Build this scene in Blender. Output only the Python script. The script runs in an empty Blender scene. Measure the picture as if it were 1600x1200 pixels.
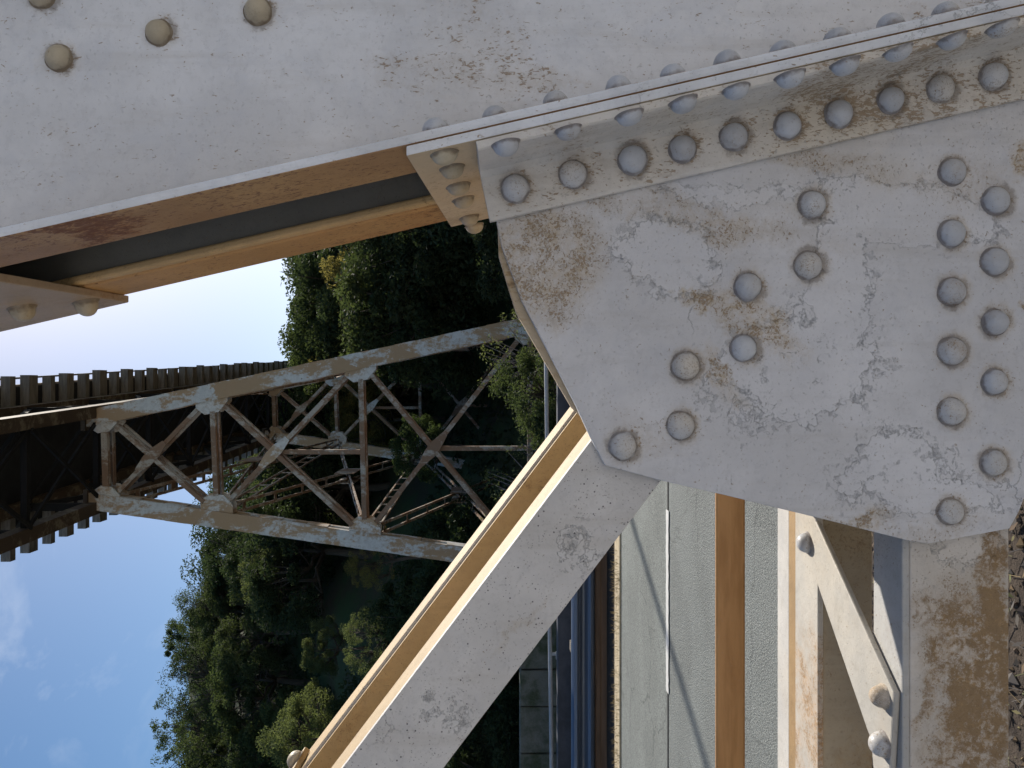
import bpy, bmesh, math, random
from mathutils import Vector, Matrix, noise
random.seed(7)
SC = bpy.context.scene
COL = SC.collection
R = math.radians
# ---------------------------------------------------------------- camera, sky, sun, exposure
EYE = Vector((0, 0, 1.6)); FPX = 1200.0; PITCH = math.atan(25 / 1200.0)
FWD = Vector((0, math.cos(PITCH), -math.sin(PITCH)))
DWN = Vector((0, -math.sin(PITCH), -math.cos(PITCH)))
RGT = Vector((1, 0, 0))
cd = bpy.data.cameras.new('camera'); cam = bpy.data.objects.new('camera', cd); COL.objects.link(cam)
cd.sensor_fit = 'HORIZONTAL'; cd.sensor_width = 36; cd.lens = 36 * FPX / 1600.0
cd.clip_start = 0.02; cd.clip_end = 3000
m = Matrix.Identity(4)
for i in range(3):
    m[i][0] = DWN[i]; m[i][1] = RGT[i]; m[i][2] = -FWD[i]; m[i][3] = EYE[i]
cam.matrix_world = m; SC.camera = cam
cd.dof.use_dof = False
SUN_AZ, SUN_EL = R(27), R(37)          # azimuth to the right of straight ahead (+Y)
SUN_DIR = Vector((math.sin(SUN_AZ) * math.cos(SUN_EL), math.cos(SUN_AZ) * math.cos(SUN_EL), math.sin(SUN_EL)))
sl = bpy.data.lights.new('sun', 'SUN'); sl.energy = 4.1; sl.angle = R(0.5); sl.color = (1, 0.93, 0.82)
so = bpy.data.objects.new('sun', sl); COL.objects.link(so)
so.rotation_euler = (-SUN_DIR).to_track_quat('-Z', 'Y').to_euler(); so.location = (10, 20, 40)
W = bpy.data.worlds.new('World'); SC.world = W; W.use_nodes = True
wn = W.node_tree; wn.nodes.clear()
sky = wn.nodes.new('ShaderNodeTexSky'); sky.sky_type = 'NISHITA'; sky.sun_disc = False
sky.sun_elevation = SUN_EL; sky.sun_rotation = SUN_AZ; sky.air_density = 1.0; sky.dust_density = 1.25; sky.ozone_density = 1.3
bg = wn.nodes.new('ShaderNodeBackground'); bg.inputs[1].default_value = 0.080
wo = wn.nodes.new('ShaderNodeOutputWorld')
tc = wn.nodes.new('ShaderNodeTexCoord')
mp = wn.nodes.new('ShaderNodeMapping'); mp.inputs['Scale'].default_value = (5.0, 3.0, 7.0); mp.inputs['Rotation'].default_value = (0.3, 0.5, 0.2)
cn = wn.nodes.new('ShaderNodeTexNoise'); cn.inputs['Scale'].default_value = 1.4; cn.inputs['Detail'].default_value = 9; cn.inputs['Distortion'].default_value = .5; cn.inputs['Roughness'].default_value = .6
cr = wn.nodes.new('ShaderNodeMapRange'); cr.inputs[1].default_value = .50; cr.inputs[2].default_value = .85; cr.inputs[3].default_value = 0; cr.inputs[4].default_value = .75
# clouds gather in one quarter of the sky (low left)
dp = wn.nodes.new('ShaderNodeVectorMath'); dp.operation = 'DISTANCE'; dp.inputs[1].default_value = (-0.28, 0.80, 0.53)
dm = wn.nodes.new('ShaderNodeMapRange'); dm.inputs[1].default_value = .0; dm.inputs[2].default_value = .24; dm.inputs[3].default_value = 1; dm.inputs[4].default_value = 0.0
cm = wn.nodes.new('ShaderNodeMath'); cm.operation = 'MULTIPLY'
mx = wn.nodes.new('ShaderNodeMix'); mx.data_type = 'RGBA'; mx.inputs[7].default_value = (7.5, 7.9, 8.6, 1)
L = wn.links.new
L(tc.outputs['Generated'], mp.inputs[0]); L(mp.outputs[0], cn.inputs[0]); L(cn.outputs[0], cr.inputs[0])
L(tc.outputs['Generated'], dp.inputs[0]); L(dp.outputs['Value'], dm.inputs[0])
L(cr.outputs[0], cm.inputs[0]); L(dm.outputs[0], cm.inputs[1]); L(cm.outputs[0], mx.inputs[0])
L(sky.outputs[0], mx.inputs[6]); hsv = wn.nodes.new('ShaderNodeHueSaturation'); hsv.inputs['Saturation'].default_value = 1.32; hsv.inputs['Hue'].default_value = .497; L(mx.outputs[2], hsv.inputs['Color']); L(hsv.outputs[0], bg.inputs[0]); L(bg.outputs[0], wo.inputs[0])
SC.view_settings.view_transform = 'Standard'; SC.view_settings.look = 'None'
SC.view_settings.exposure = 0.62; SC.view_settings.gamma = 1.0
SC.cycles.use_adaptive_sampling = True; SC.cycles.adaptive_threshold = .025; SC.cycles.max_bounces = 6; SC.cycles.diffuse_bounces = 4; SC.cycles.glossy_bounces = 2; SC.cycles.transmission_bounces = 3; SC.cycles.caustics_reflective = False; SC.cycles.caustics_refractive = False

# ---------------------------------------------------------------- helpers
def ray(x, y):
    return FWD + DWN * ((x - 800) / FPX) + RGT * ((600 - y) / FPX)
def at(x, y, Y):                      # point seen at (x, y) of the photograph, Y metres ahead
    d = ray(x, y); return EYE + d * (Y / d.y)
def atz(x, y, z):
    d = ray(x, y); return EYE + d * ((z - EYE.z) / d.z)
S = 0.235                             # batter of the near leg
X0 = 0.2936
def atside(x, y, xo):                 # point on the battered side plane x + S*(z-1.6) = xo
    d = ray(x, y); t = xo / (d.x + S * d.z); return EYE + d * t
def lnk(o, parent=None):
    COL.objects.link(o)
    if parent: o.parent = parent
    return o
def tag(o, label=None, cat=None, group=None, kind=None):
    if label: o['label'] = label
    if cat: o['category'] = cat
    if group: o['group'] = group
    if kind: o['kind'] = kind
    return o
def empty(name, loc=(0, 0, 0)):
    o = bpy.data.objects.new(name, None); o.empty_display_size = .3; o.location = loc; return lnk(o)
class MB:
    def __init__(s): s.v = []; s.f = []
    def add(s, vs, fs):
        n = len(s.v); s.v += [tuple(v) for v in vs]; s.f += [tuple(i + n for i in f) for f in fs]; return s
    def box(s, x0, x1, y0, y1, z0, z1):
        return s.add([(x0,y0,z0),(x1,y0,z0),(x1,y1,z0),(x0,y1,z0),(x0,y0,z1),(x1,y0,z1),(x1,y1,z1),(x0,y1,z1)],
                     [(3,2,1,0),(4,5,6,7),(0,1,5,4),(1,2,6,5),(2,3,7,6),(3,0,4,7)])
    def prism(s, poly, vec):
        n = len(poly); vec = Vector(vec)
        vs = [Vector(p) for p in poly] + [Vector(p) + vec for p in poly]
        return s.add(vs, [tuple(range(n))[::-1], tuple(range(n, 2*n))] + [(i, (i+1) % n, n + (i+1) % n, n + i) for i in range(n)])
    def beam(s, a, b, w, h, up=(0, 1, 0), ov=0):      # w across (perp to up), h along up
        a = Vector(a); b = Vector(b); d = (b - a).normalized(); up = Vector(up)
        sd = d.cross(up).normalized(); u = sd.cross(d).normalized(); a = a - d * ov; b = b + d * ov
        q = [sd*(-w/2)+u*(-h/2), sd*(w/2)+u*(-h/2), sd*(w/2)+u*(h/2), sd*(-w/2)+u*(h/2)]
        return s.prism([a + k for k in q], b - a)
    def tube(s, pts, rad, n=8):
        pts = [Vector(p) for p in pts]; rings = []
        for i, p in enumerate(pts):
            d = (pts[min(i+1, len(pts)-1)] - pts[max(i-1, 0)]).normalized()
            sd = d.cross(Vector((0, 0, 1)) if abs(d.z) < .9 else Vector((1, 0, 0))).normalized(); u = sd.cross(d)
            r = rad[i] if isinstance(rad, (list, tuple)) else rad
            rings.append([p + (sd * math.cos(2*math.pi*k/n) + u * math.sin(2*math.pi*k/n)) * r for k in range(n)])
        vs = [v for r_ in rings for v in r_]; fs = []
        for i in range(len(pts) - 1):
            for k in range(n):
                fs.append((i*n+k, i*n+(k+1) % n, (i+1)*n+(k+1) % n, (i+1)*n+k))
        fs += [tuple(range(n))[::-1], tuple(range((len(pts)-1)*n, len(pts)*n))]
        return s.add(vs, fs)
    def build(s, name, mat, parent=None, bevel=0, smooth=False, origin=None):
        me = bpy.data.meshes.new(name)
        vs = s.v
        if parent is not None and origin is None:
            o0 = world_loc(parent); vs = [tuple(Vector(v) - o0) for v in s.v]
        elif origin is not None:
            vs = [tuple(Vector(v) - Vector(origin)) for v in s.v]
        me.from_pydata(vs, [], s.f)
        bm = bmesh.new(); bm.from_mesh(me); bmesh.ops.recalc_face_normals(bm, faces=bm.faces)
        if smooth:
            for f in bm.faces: f.smooth = True
        bm.to_mesh(me); bm.free()
        if mat: me.materials.append(mat)
        o = bpy.data.objects.new(name, me); lnk(o, parent)
        if origin is not None and parent is None: o.location = origin
        if bevel:
            b = o.modifiers.new('bevel', 'BEVEL'); b.width = bevel; b.segments = 2; b.limit_method = 'ANGLE'; b.angle_limit = R(40)
            b.harden_normals = False
        return o
def world_loc(o):
    p = Vector((0, 0, 0))
    while o is not None: p = p + o.location; o = o.parent
    return p
# ---------------------------------------------------------------- materials
class NT:
    def __init__(s, name):
        s.m = bpy.data.materials.new(name); s.m.use_nodes = True; s.t = s.m.node_tree; s.t.nodes.clear()
        s.out = s.n('ShaderNodeOutputMaterial'); s.b = s.n('ShaderNodeBsdfPrincipled'); s.l(s.b.outputs[0], s.out.inputs[0])
        s.pos = s.n('ShaderNodeNewGeometry').outputs['Position']
    def n(s, k): return s.t.nodes.new(k)
    def l(s, a, b): s.t.links.new(a, b)
    def setin(s, sock, v):
        if isinstance(v, bpy.types.NodeSocket): s.l(v, sock)
        else: sock.default_value = v
    def math(s, op, a, b=0, c=0):
        n = s.n('ShaderNodeMath'); n.operation = op
        for i, v in enumerate((a, b, c)): s.setin(n.inputs[i], v)
        return n.outputs[0]
    def mul(s, a, b): return s.math('MULTIPLY', a, b)
    def mx(s, a, b): return s.math('MAXIMUM', a, b)
    def noise(s, scale, detail=5, rough=.6, dist=0, vec=None, lac=2):
        n = s.n('ShaderNodeTexNoise'); n.inputs['Scale'].default_value = scale; n.inputs['Detail'].default_value = detail
        n.inputs['Roughness'].default_value = rough; n.inputs['Distortion'].default_value = dist
        s.l(vec if vec is not None else s.pos, n.inputs['Vector']); return n.outputs[0]
    def vor(s, scale, feature='F1', vec=None, rand=1):
        n = s.n('ShaderNodeTexVoronoi'); n.feature = feature; n.inputs['Scale'].default_value = scale; n.inputs['Randomness'].default_value = rand
        s.l(vec if vec is not None else s.pos, n.inputs['Vector']); return n.outputs[0]
    def mapping(s, vec=None, scale=(1,1,1), rot=(0,0,0), loc=(0,0,0)):
        n = s.n('ShaderNodeMapping'); n.inputs['Scale'].default_value = scale; n.inputs['Rotation'].default_value = rot; n.inputs['Location'].default_value = loc
        s.l(vec if vec is not None else s.pos, n.inputs[0]); return n.outputs[0]
    def rng(s, v, a, b, c=0, d=1, smooth=True):
        n = s.n('ShaderNodeMapRange'); n.interpolation_type = 'SMOOTHSTEP' if smooth else 'LINEAR'
        for i, k in enumerate((v, a, b, c, d)): s.setin(n.inputs[i], k)
        return n.outputs[0]
    def mix(s, f, a, b):
        n = s.n('ShaderNodeMix'); n.data_type = 'RGBA'; s.setin(n.inputs[0], f)
        s.setin(n.inputs[6], a if isinstance(a, bpy.types.NodeSocket) else (*a, 1)); s.setin(n.inputs[7], b if isinstance(b, bpy.types.NodeSocket) else (*b, 1))
        return n.outputs[2]
    def bump(s, h, dist, strength=1, prev=None):
        n = s.n('ShaderNodeBump'); n.inputs['Distance'].default_value = dist; n.inputs['Strength'].default_value = strength
        s.l(h, n.inputs['Height'])
        if prev is not None: s.l(prev, n.inputs['Normal'])
        return n.outputs[0]
    def blob(s, c, rx, rz, ang=0, edge=.25, wob=None, yfree=True):   # soft stain on the X-Z plane around c
        v = s.n('ShaderNodeVectorMath'); v.operation = 'SUBTRACT'; s.l(wob if wob is not None else s.pos, v.inputs[0]); v.inputs[1].default_value = c
        r = s.n('ShaderNodeVectorRotate'); r.rotation_type = 'Y_AXIS'; r.inputs['Angle'].default_value = ang; s.l(v.outputs[0], r.inputs['Vector'])
        k = s.n('ShaderNodeVectorMath'); k.operation = 'MULTIPLY'; s.l(r.outputs[0], k.inputs[0]); k.inputs[1].default_value = (1/rx, 0, 1/rz)
        ln = s.n('ShaderNodeVectorMath'); ln.operation = 'LENGTH'; s.l(k.outputs[0], ln.inputs[0])
        return s.rng(ln.outputs['Value'], 1.0 + edge, edge, 0, 1)
    def fin(s, col, rough=.6, normal=None, metal=0, spec=.5):
        s.setin(s.b.inputs['Base Color'], col if isinstance(col, bpy.types.NodeSocket) else (*col, 1))
        s.setin(s.b.inputs['Roughness'], rough); s.b.inputs['Metallic'].default_value = metal
        s.b.inputs['Specular IOR Level'].default_value = spec
        if normal is not None: s.l(normal, s.b.inputs['Normal'])
        return s.m
def px_blob(x, y, rx, ry, Y=.966):      # photo pixels -> world centre and radii (photo y = world X, photo x = world Z)
    c = at(x, y, Y); k = Y / FPX
    return tuple(c), ry * k, rx * k
RIV = {'gusset': [(1487,269),(1555,314),(1486,365),(1553,409),(1486,456),(1554,504),(1486,549),(1553,597),(1486,643),(1551,723),(1484,799),(1268,320),(1262,415),(1168,448),(1161,544),(1071,572),(1063,665),(973,697)],
 'angle': [(805,295),(895,273),(988,250),(1066,233),(1146,214),(1230,197),(1310,178),(1391,157),(1469,139),(1551,120)], 'leg': [(92,91),(248,51),(403,18),(66,-8)]}
def paint(name, base=(.50,.50,.515), speck=.25, peel=.3, tan=.25, blobs=(), peelblobs=(), scale=1.0, dots=0, streak=None, warm=.3, cream=(.66,.58,.46), rustc=(.28,.19,.105), tanc=(.46,.345,.19), stain=.9, rings=None, lean=False, rough=.55):
    t = NT(name)
    wobn = t.n('ShaderNodeTexNoise'); wobn.inputs['Scale'].default_value = 9*scale; wobn.inputs['Detail'].default_value = 6; wobn.inputs['Roughness'].default_value = .72; t.l(t.pos, wobn.inputs['Vector'])
    ws = t.n('ShaderNodeVectorMath'); ws.operation = 'MULTIPLY_ADD'; t.l(wobn.outputs['Color'], ws.inputs[0]); ws.inputs[1].default_value = (.11/scale,)*3
    sb = t.n('ShaderNodeVectorMath'); sb.operation = 'SUBTRACT'; t.l(t.pos, sb.inputs[0]); sb.inputs[1].default_value = (.055/scale,)*3; t.l(sb.outputs[0], ws.inputs[2])
    wob = ws.outputs[0]
    big = t.noise(2.6*scale, 5, .6); mid = t.noise(14*scale, 6, .68, .3); fine = t.noise(170*scale, 4, .75); med = t.noise(45*scale, 6, .7, .4)
    col = t.mix(t.rng(t.noise(5*scale, 5, .6), .38, .62), base, tuple(b*.86 for b in base))
    col = t.mix(t.mul(t.rng(big, .45, .68), warm), col, cream)
    # run marks and grime: soft vertical drips, cloudy dirt, fine dark grain
    drip = t.noise(1.0, 5, .6, .15, t.mapping(scale=(34*scale, 34*scale, 3.2*scale), rot=(0, -.23 if lean else 0, 0)))
    col = t.mix(t.mul(t.rng(drip, .50, .72), .30), col, (base[0]*.66, base[1]*.62, base[2]*.56))
    col = t.mix(t.mul(t.rng(t.noise(75*scale, 4, .8), .50, .64), .15), col, tuple(b*.52 for b in base))
    col = t.mix(t.mul(t.rng(t.noise(8*scale, 7, .78, .5), .48, .64), .20), col, (base[0]*.68, base[1]*.72, base[2]*.80))
    # an older paler coat showing through, its torn edge strewn with small dark chips
    pm = t.rng(big, .56, .66, 0, peel*.5)
    for (c, rx, rz, an, st) in peelblobs: pm = t.mx(pm, t.mul(t.blob(c, rx, rz, an, .5, wob), st))
    m_ = t.math('ADD', t.mul(pm, .75), t.mul(t.math('SUBTRACT', med, .5), 1.1)); m_ = t.math('ADD', m_, t.mul(t.math('SUBTRACT', mid, .5), .9))
    coat = t.mul(t.rng(m_, .395, .41), t.rng(pm, .02, .1))
    band = t.mul(t.rng(t.math('ABSOLUTE', t.math('SUBTRACT', m_, .36)), .22, .08), t.rng(pm, .02, .12))
    cn_ = t.math('ADD', t.mul(t.noise(115*scale, 4, .7, .6), .55), t.mul(t.noise(60*scale, 3, .6), .45))
    chip = t.mul(t.rng(cn_, .535, .55), band)
    lip = t.math('SUBTRACT', t.mul(t.rng(m_, .372, .392), t.rng(pm, .02, .1)), coat)
    col = t.mix(t.mul(coat, .25), col, tuple(min(1, b*f_) for b, f_ in zip(base, (1.12, 1.13, 1.15))))
    col = t.mix(t.mul(lip, .22), col, tuple(b*.5 for b in base))
    col = t.mix(t.mul(chip, .60), col, tuple(b*f_ for b, f_ in zip(base, (.56, .57, .58))))
    pk = chip; rim = coat
    pit = t.rng(t.noise(210*scale, 2, .6), .655, .70); col = t.mix(t.mul(pit, t.rng(big, .40, .62, .08, .5)), col, tuple(b*.45 for b in base))
    # rust and dirt stains
    tm = t.mul(t.rng(t.noise(4.2*scale, 6, .65, .4), .50, .72), tan)
    for (c, rx, rz, an, st) in blobs: tm = t.mx(tm, t.mul(t.blob(c, rx, rz, an, .55, wob), st))
    if streak:
        sv = t.mapping(scale=streak[0], rot=(0, streak[1], 0))
        sn = t.noise(1.0, 5, .7, .2, sv); tm = t.mx(tm, t.mul(t.rng(sn, .50, .68), streak[2]))
    if rings:
        dmin = None
        for (x, y) in rings[0]:
            q = t.n('ShaderNodeVectorMath'); q.operation = 'DISTANCE'; t.l(t.pos, q.inputs[0]); c_ = at(x, y, rings[1]); q.inputs[1].default_value = (c_.x, c_.y, c_.z - .003)
            dmin = q.outputs['Value'] if dmin is None else t.math('MINIMUM', dmin, q.outputs['Value'])
        dmin = t.math('ADD', dmin, t.mul(t.math('SUBTRACT', med, .5), .030)); dmin = t.math('ADD', dmin, t.mul(t.math('SUBTRACT', mid, .5), .03))
        tm = t.mx(tm, t.rng(dmin, .031, .017, 0, rings[2])); grime = t.rng(dmin, .0235, .0165, 0, .55)
    brk = t.rng(t.math('ADD', t.mul(mid, .5), t.mul(med, .5)), .40, .56)          # break the stain up
    tm = t.mul(tm, t.math('ADD', .35, t.mul(brk, .65)))
    tmg = t.mul(tm, t.math('ADD', .50, t.mul(t.rng(fine, .38, .60), .6)))
    col = t.mix(t.math('MINIMUM', t.mul(tmg, stain), .92), col, t.mix(t.rng(med, .4, .6), tanc, tuple(k*.72 for k in tanc)))
    spn = t.math('ADD', t.mul(t.noise(300*scale, 2, .7, .6, t.mapping(scale=(1, 1, .42 if lean else 1), rot=(0, -.23 if lean else 0, 0))), .75), t.mul(med, .25))
    sm = t.math('ADD', t.mul(tm, .62), t.mul(t.rng(big, .42, .62), speck*.7))
    sk = t.rng(t.math('ADD', spn, t.mul(sm, .235)), .635, .685)
    col = t.mix(t.mul(sk, .72), col, rustc)
    if rings: col = t.mix(grime, col, (.13, .105, .085))
    if dots:
        dv = t.vor(dots, 'F1'); sel = t.rng(t.noise(dots*.35, 2, .5), .50, .56)
        dm_ = t.mul(t.rng(dv, .17, .10), sel); col = t.mix(t.mul(dm_, .85), col, (.055, .05, .055))
        dv2 = t.vor(dots*2.1, 'F1'); dm2 = t.mul(t.rng(dv2, .24, .12), t.rng(t.noise(dots*.5, 2, .5), .50, .56)); col = t.mix(t.mul(dm2, .65), col, (.12, .11, .11))
    cr_ = t.vor(9*scale, 'DISTANCE_TO_EDGE', wob); crk = t.mul(t.rng(cr_, .012, .004), t.rng(t.noise(3*scale, 3), .58, .66)); col = t.mix(t.mul(crk, .45), col, tuple(b*.3 for b in base))
    h = t.math('ADD', t.mul(fine, .30), t.mul(med, .45)); h = t.math('SUBTRACT', h, t.mul(pit, .3))
    h = t.math('SUBTRACT', h, t.mul(pk, .30)); h = t.math('SUBTRACT', h, t.mul(rim, .35)); h = t.math('ADD', h, t.mul(lip, .35)); h = t.math('ADD', h, t.mul(sk, .25)); h = t.math('SUBTRACT', h, t.mul(crk, .4))
    nb = t.bump(t.noise(7*scale, 3), .012, .35)
    nb = t.bump(h, .0019/scale, .8, nb)
    return t.fin(col, t.rng(tmg, 0, 1, rough, .85), nb, 0, .35)
def simple(name, c, rough=.7, var=.25, sc=6, c2=None, bump=.3, bd=.004, det=8, metal=0, spec=.4, lo=.35, hi=.68, vecscale=(1,1,1)):
    t = NT(name); v = t.mapping(scale=vecscale)
    n = t.noise(sc, det, .65, .2, v); c2 = c2 or tuple(k*(1-var) for k in c)
    col = t.mix(t.rng(n, lo, hi), c, c2)
    f = t.noise(sc*9, 6, .7, 0, v); col = t.mix(t.mul(t.rng(f, .4, .7), .4), col, tuple(k*.7 for k in c))
    return t.fin(col, rough, t.bump(t.math('ADD', n, t.mul(f, .5)), bd, bump), metal, spec)
def PB(x, y, rx, ry, an, st, Y=.966):
    c, a, b = px_blob(x, y, rx, ry, Y); return (c, a, b, an, st)
M = {}
M['gusset'] = paint('gusset_paint', rings=(RIV['gusset'], .966, .7), base=(.65,.65,.67), stain=.75, speck=.10, peel=.35, tan=.0, warm=.28,
    blobs=[PB(850,400,75,80,0,.85), PB(860,455,40,50,0,.6), PB(1082,462,28,15,0,.95), PB(1180,505,85,26,R(-32),.95), PB(1135,585,45,13,R(-65),.8), PB(1600,245,18,25,0,.9), PB(1330,808,60,16,R(12),.9),
           PB(1010,320,260,26,R(-13),.6), PB(1300,250,160,20,R(-13),.5), PB(1520,280,60,40,0,.35), PB(1600,490,14,12,0,.8), PB(1260,330,25,20,0,.6), PB(1000,680,60,30,R(-20),.25), PB(1440,830,120,22,R(6),.35)],
    peelblobs=[PB(1040,400,80,60,0,.95), PB(1400,330,150,50,R(-8),1.0), PB(1310,450,50,120,0,.9), PB(1240,580,130,90,R(20),.8), PB(1470,770,120,30,R(-10),1.0), PB(1400,730,100,70,0,.7), PB(1130,300,120,14,0,.9)])
M['angle'] = paint('angle_paint', rings=(RIV['angle'], .9555, .9), base=(.68,.65,.61), stain=.55, lean=True, speck=.5, peel=.2, tan=.3, warm=.75, tanc=(.36,.27,.18),
    blobs=[PB(1300,135,330,26,R(-13),.60,.93), PB(900,250,60,30,0,.25,.95), PB(1430,105,160,30,R(-13),.55,.93), PB(930,225,120,12,R(-13),.5,.9)])
M['leg'] = paint('leg_paint', rings=(RIV['leg'], .972, .8), base=(.75,.775,.82), stain=.35, lean=True, speck=.06, peel=.10, tan=.0, warm=.12,
    blobs=[PB(690,110,120,26,R(-5),.55,.972), PB(820,110,60,14,R(-10),.7,.972), PB(760,60,110,60,R(-60),.45,.972), PB(640,140,60,10,R(-13),.5,.972), PB(1480,8,70,10,0,.45,.972), PB(860,125,45,8,0,.9,.972), PB(99,92,30,4,0,.5,.972), PB(265,50,22,4,0,.5,.972), PB(100,225,14,24,R(20),.28,.972)])
M['leg_edge'] = paint('leg_flange_paint', lean=True, base=(.36,.215,.11), speck=.6, peel=.1, tan=.9, warm=.8, cream=(.48,.32,.16), tanc=(.28,.13,.065), rustc=(.14,.06,.04), scale=.8,
    blobs=[PB(170,360,170,22,R(-13),.95,.92)])
M['leg_back'] = paint('leg_back_paint', lean=True, base=(.50,.30,.13), speck=.7, peel=.1, tan=.9, warm=.8, cream=(.60,.38,.16), tanc=(.45,.20,.07), rustc=(.10,.04,.02), scale=.7)
M['inner'] = paint('leg_inner_shade', base=(.17,.17,.155), speck=.2, peel=.1, tan=.1, warm=.2, cream=(.2,.17,.12))  # dark base puts the shade of the leg's hollow into the colour
M['side_plate'] = paint('side_plate_paint', lean=True, base=(.58,.47,.33), speck=.4, peel=.1, tan=.7, warm=.6, tanc=(.46,.28,.12), streak=((60,1,8), 0, .8))
M['upper_plate'] = paint('upper_plate_paint', lean=True, base=(.42,.33,.24), speck=.6, peel=.1, tan=.8, warm=.7, cream=(.42,.32,.20), tanc=(.33,.19,.10))
M['brace'] = paint('brace_paint', base=(.64,.62,.60), speck=.05, peel=.12, tan=.0, warm=.3, dots=120,
    peelblobs=[PB(895,850,35,40,0,.55), PB(690,1120,50,30,0,.5)], blobs=[PB(820,975,60,6,R(50),.4)])
M['brace_top'] = paint('brace_top_paint', base=(.42,.30,.155), speck=.1, peel=.05, tan=.6, warm=.8, cream=(.45,.31,.15), tanc=(.38,.235,.10), scale=.8)
M['brace_web'] = paint('brace_web_paint', base=(.56,.40,.21), speck=.25, peel=.03, tan=.8, warm=.7, cream=(.58,.42,.21), tanc=(.50,.32,.14), scale=1.2)
M['strut'] = paint('strut_paint', stain=1.15, base=(.66,.62,.57), speck=.3, peel=.5, tan=.15, warm=.5, cream=(.46,.39,.30), tanc=(.32,.20,.085),
    blobs=[PB(1560,980,26,150,0,1.35,.979), PB(1535,1090,52,170,R(-8),1.25,.979), PB(1500,1000,70,80,0,.85,.979), PB(1520,1190,70,70,0,.9,.979), PB(1450,960,25,40,R(-15),.6,.979), PB(1460,1060,14,80,R(-15),.6,.979)],
    peelblobs=[PB(1520,850,60,35,0,1.,.979)])
M['strut_top'] = paint('strut_flange_paint', base=(.48,.48,.47), speck=.3, peel=.3, tan=.2, warm=.3, tanc=(.5,.33,.17))
M['strut_rear'] = paint('strut_rear_paint', base=(.40,.34,.25), speck=.4, peel=.2, tan=.7, warm=.7, cream=(.42,.33,.2), tanc=(.36,.24,.11))
M['strut_rear_top'] = paint('strut_rear_flange_paint', base=(.50,.48,.44), speck=.2, peel=.1, tan=.2, warm=.5, tanc=(.52,.29,.11), blobs=[PB(1275,1110,25,130,0,.9,1.3)])
M['rust_strip'] = paint('rust_strip_paint', base=(.36,.24,.12), speck=.3, peel=0, tan=.8, warm=.5, cream=(.38,.25,.12), tanc=(.33,.20,.085))
M['lacing'] = paint('lacing_paint', base=(.50,.48,.44), speck=.15, peel=.05, tan=.25, warm=.5, cream=(.62,.54,.42), tanc=(.55,.38,.2), rough=.5)
M['rivet'] = paint('rivet_paint', base=(.53,.55,.59), speck=.5, rough=.36, peel=.1, tan=.6, warm=.6, scale=1.6, tanc=(.36,.25,.14))
M['rivet_tan'] = paint('rivet_tan_paint', base=(.50,.44,.33), speck=.3, rough=.42, peel=.0, tan=.6, warm=.8, scale=1.3, tanc=(.34,.25,.13))
M['rivet_rust'] = paint('rivet_rust_paint', base=(.52,.46,.40), speck=1, peel=.0, tan=1.0, warm=.5, scale=5, tanc=(.25,.10,.04))
def far_paint(name, base, rust, amt, dark=.6):
    t = NT(name); v = t.mapping(scale=(1, 1, .45))
    n = t.noise(1.6, 9, .72, .5, v); f = t.noise(11, 6, .7)
    col = t.mix(t.rng(f, .35, .7), base, tuple(b*.8 for b in base))
    col = t.mix(t.mul(t.rng(t.math('ADD', n, t.mul(f, .25)), .72 - amt*.25, .80 - amt*.22), .9), col, rust)
    col = t.mix(t.rng(t.noise(5, 8, .8), .64, .70), col, (.07, .035, .02))
    dv = t.vor(14, 'F1', None, .12); col = t.mix(t.mul(t.rng(dv, .20, .12), .45), col, tuple(b*.35 for b in base))
    return t.fin(col, .75, t.bump(f, .01, .5), 0, .3)
M['far_leg'] = far_paint('tower_leg_paint', (.60,.60,.58), (.38,.24,.12), .62)
M['far_brace'] = far_paint('tower_brace_paint', (.44,.39,.33), (.22,.125,.07), .68)
M['far_gusset'] = far_paint('tower_gusset_paint', (.64,.62,.58), (.40,.26,.14), .5)
M['chord'] = far_paint('chord_paint', (.21,.165,.11), (.07,.045,.03), .8)
M['tie'] = simple('tie_timber', (.27,.24,.20), .9, .45, 5, None, .6, .01, vecscale=(.4, 3, 3))
M['deck'] = simple('deck_board', (.03,.03,.032), .9, .3, 3)
M['under'] = simple('shade_black_steel', (.012,.010,.009), .9, .4, 3)  # near-black colour stands in for the deep shade under the deck
M['rail_steel'] = simple('running_rail', (.12,.09,.07), .5, .4, 5)

# ---------------------------------------------------------------- the near tower
TW = empty('bridge_tower', (.5, 1.07, 0))
tag(TW, 'riveted grey steel bridge leg close up, with peeling gusset plate, diagonal brace and low strut', 'bridge tower')
def csec(mb, x0, x1, y0, y1, z0, z1):     # battered box: constant x offset from the leg's slanting line
    p = [(x0,y0),(x1,y0),(x1,y1),(x0,y1)]
    vs = [(x - S*(z-1.6), y, z) for z in (z0, z1) for x, y in p]
    mb.add(vs, [(3,2,1,0),(4,5,6,7),(0,1,5,4),(1,2,6,5),(2,3,7,6),(3,0,4,7)]); return mb
ZB, ZT = .25, 12.0
WL = .40                                      # width of the leg
leg = MB(); csec(leg, X0+.0135, X0+WL-.0135, .972, .985, ZB, ZT); csec(leg, X0+WL-.013, X0+WL, .87, .985, ZB, ZT)
LEG = leg.build('leg', M['leg'], TW, .002)
fl = MB(); csec(fl, X0, X0+.013, .87, .985, ZB, ZT); FL = fl.build('front_flange', M['leg_edge'], LEG, .004)
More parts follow.
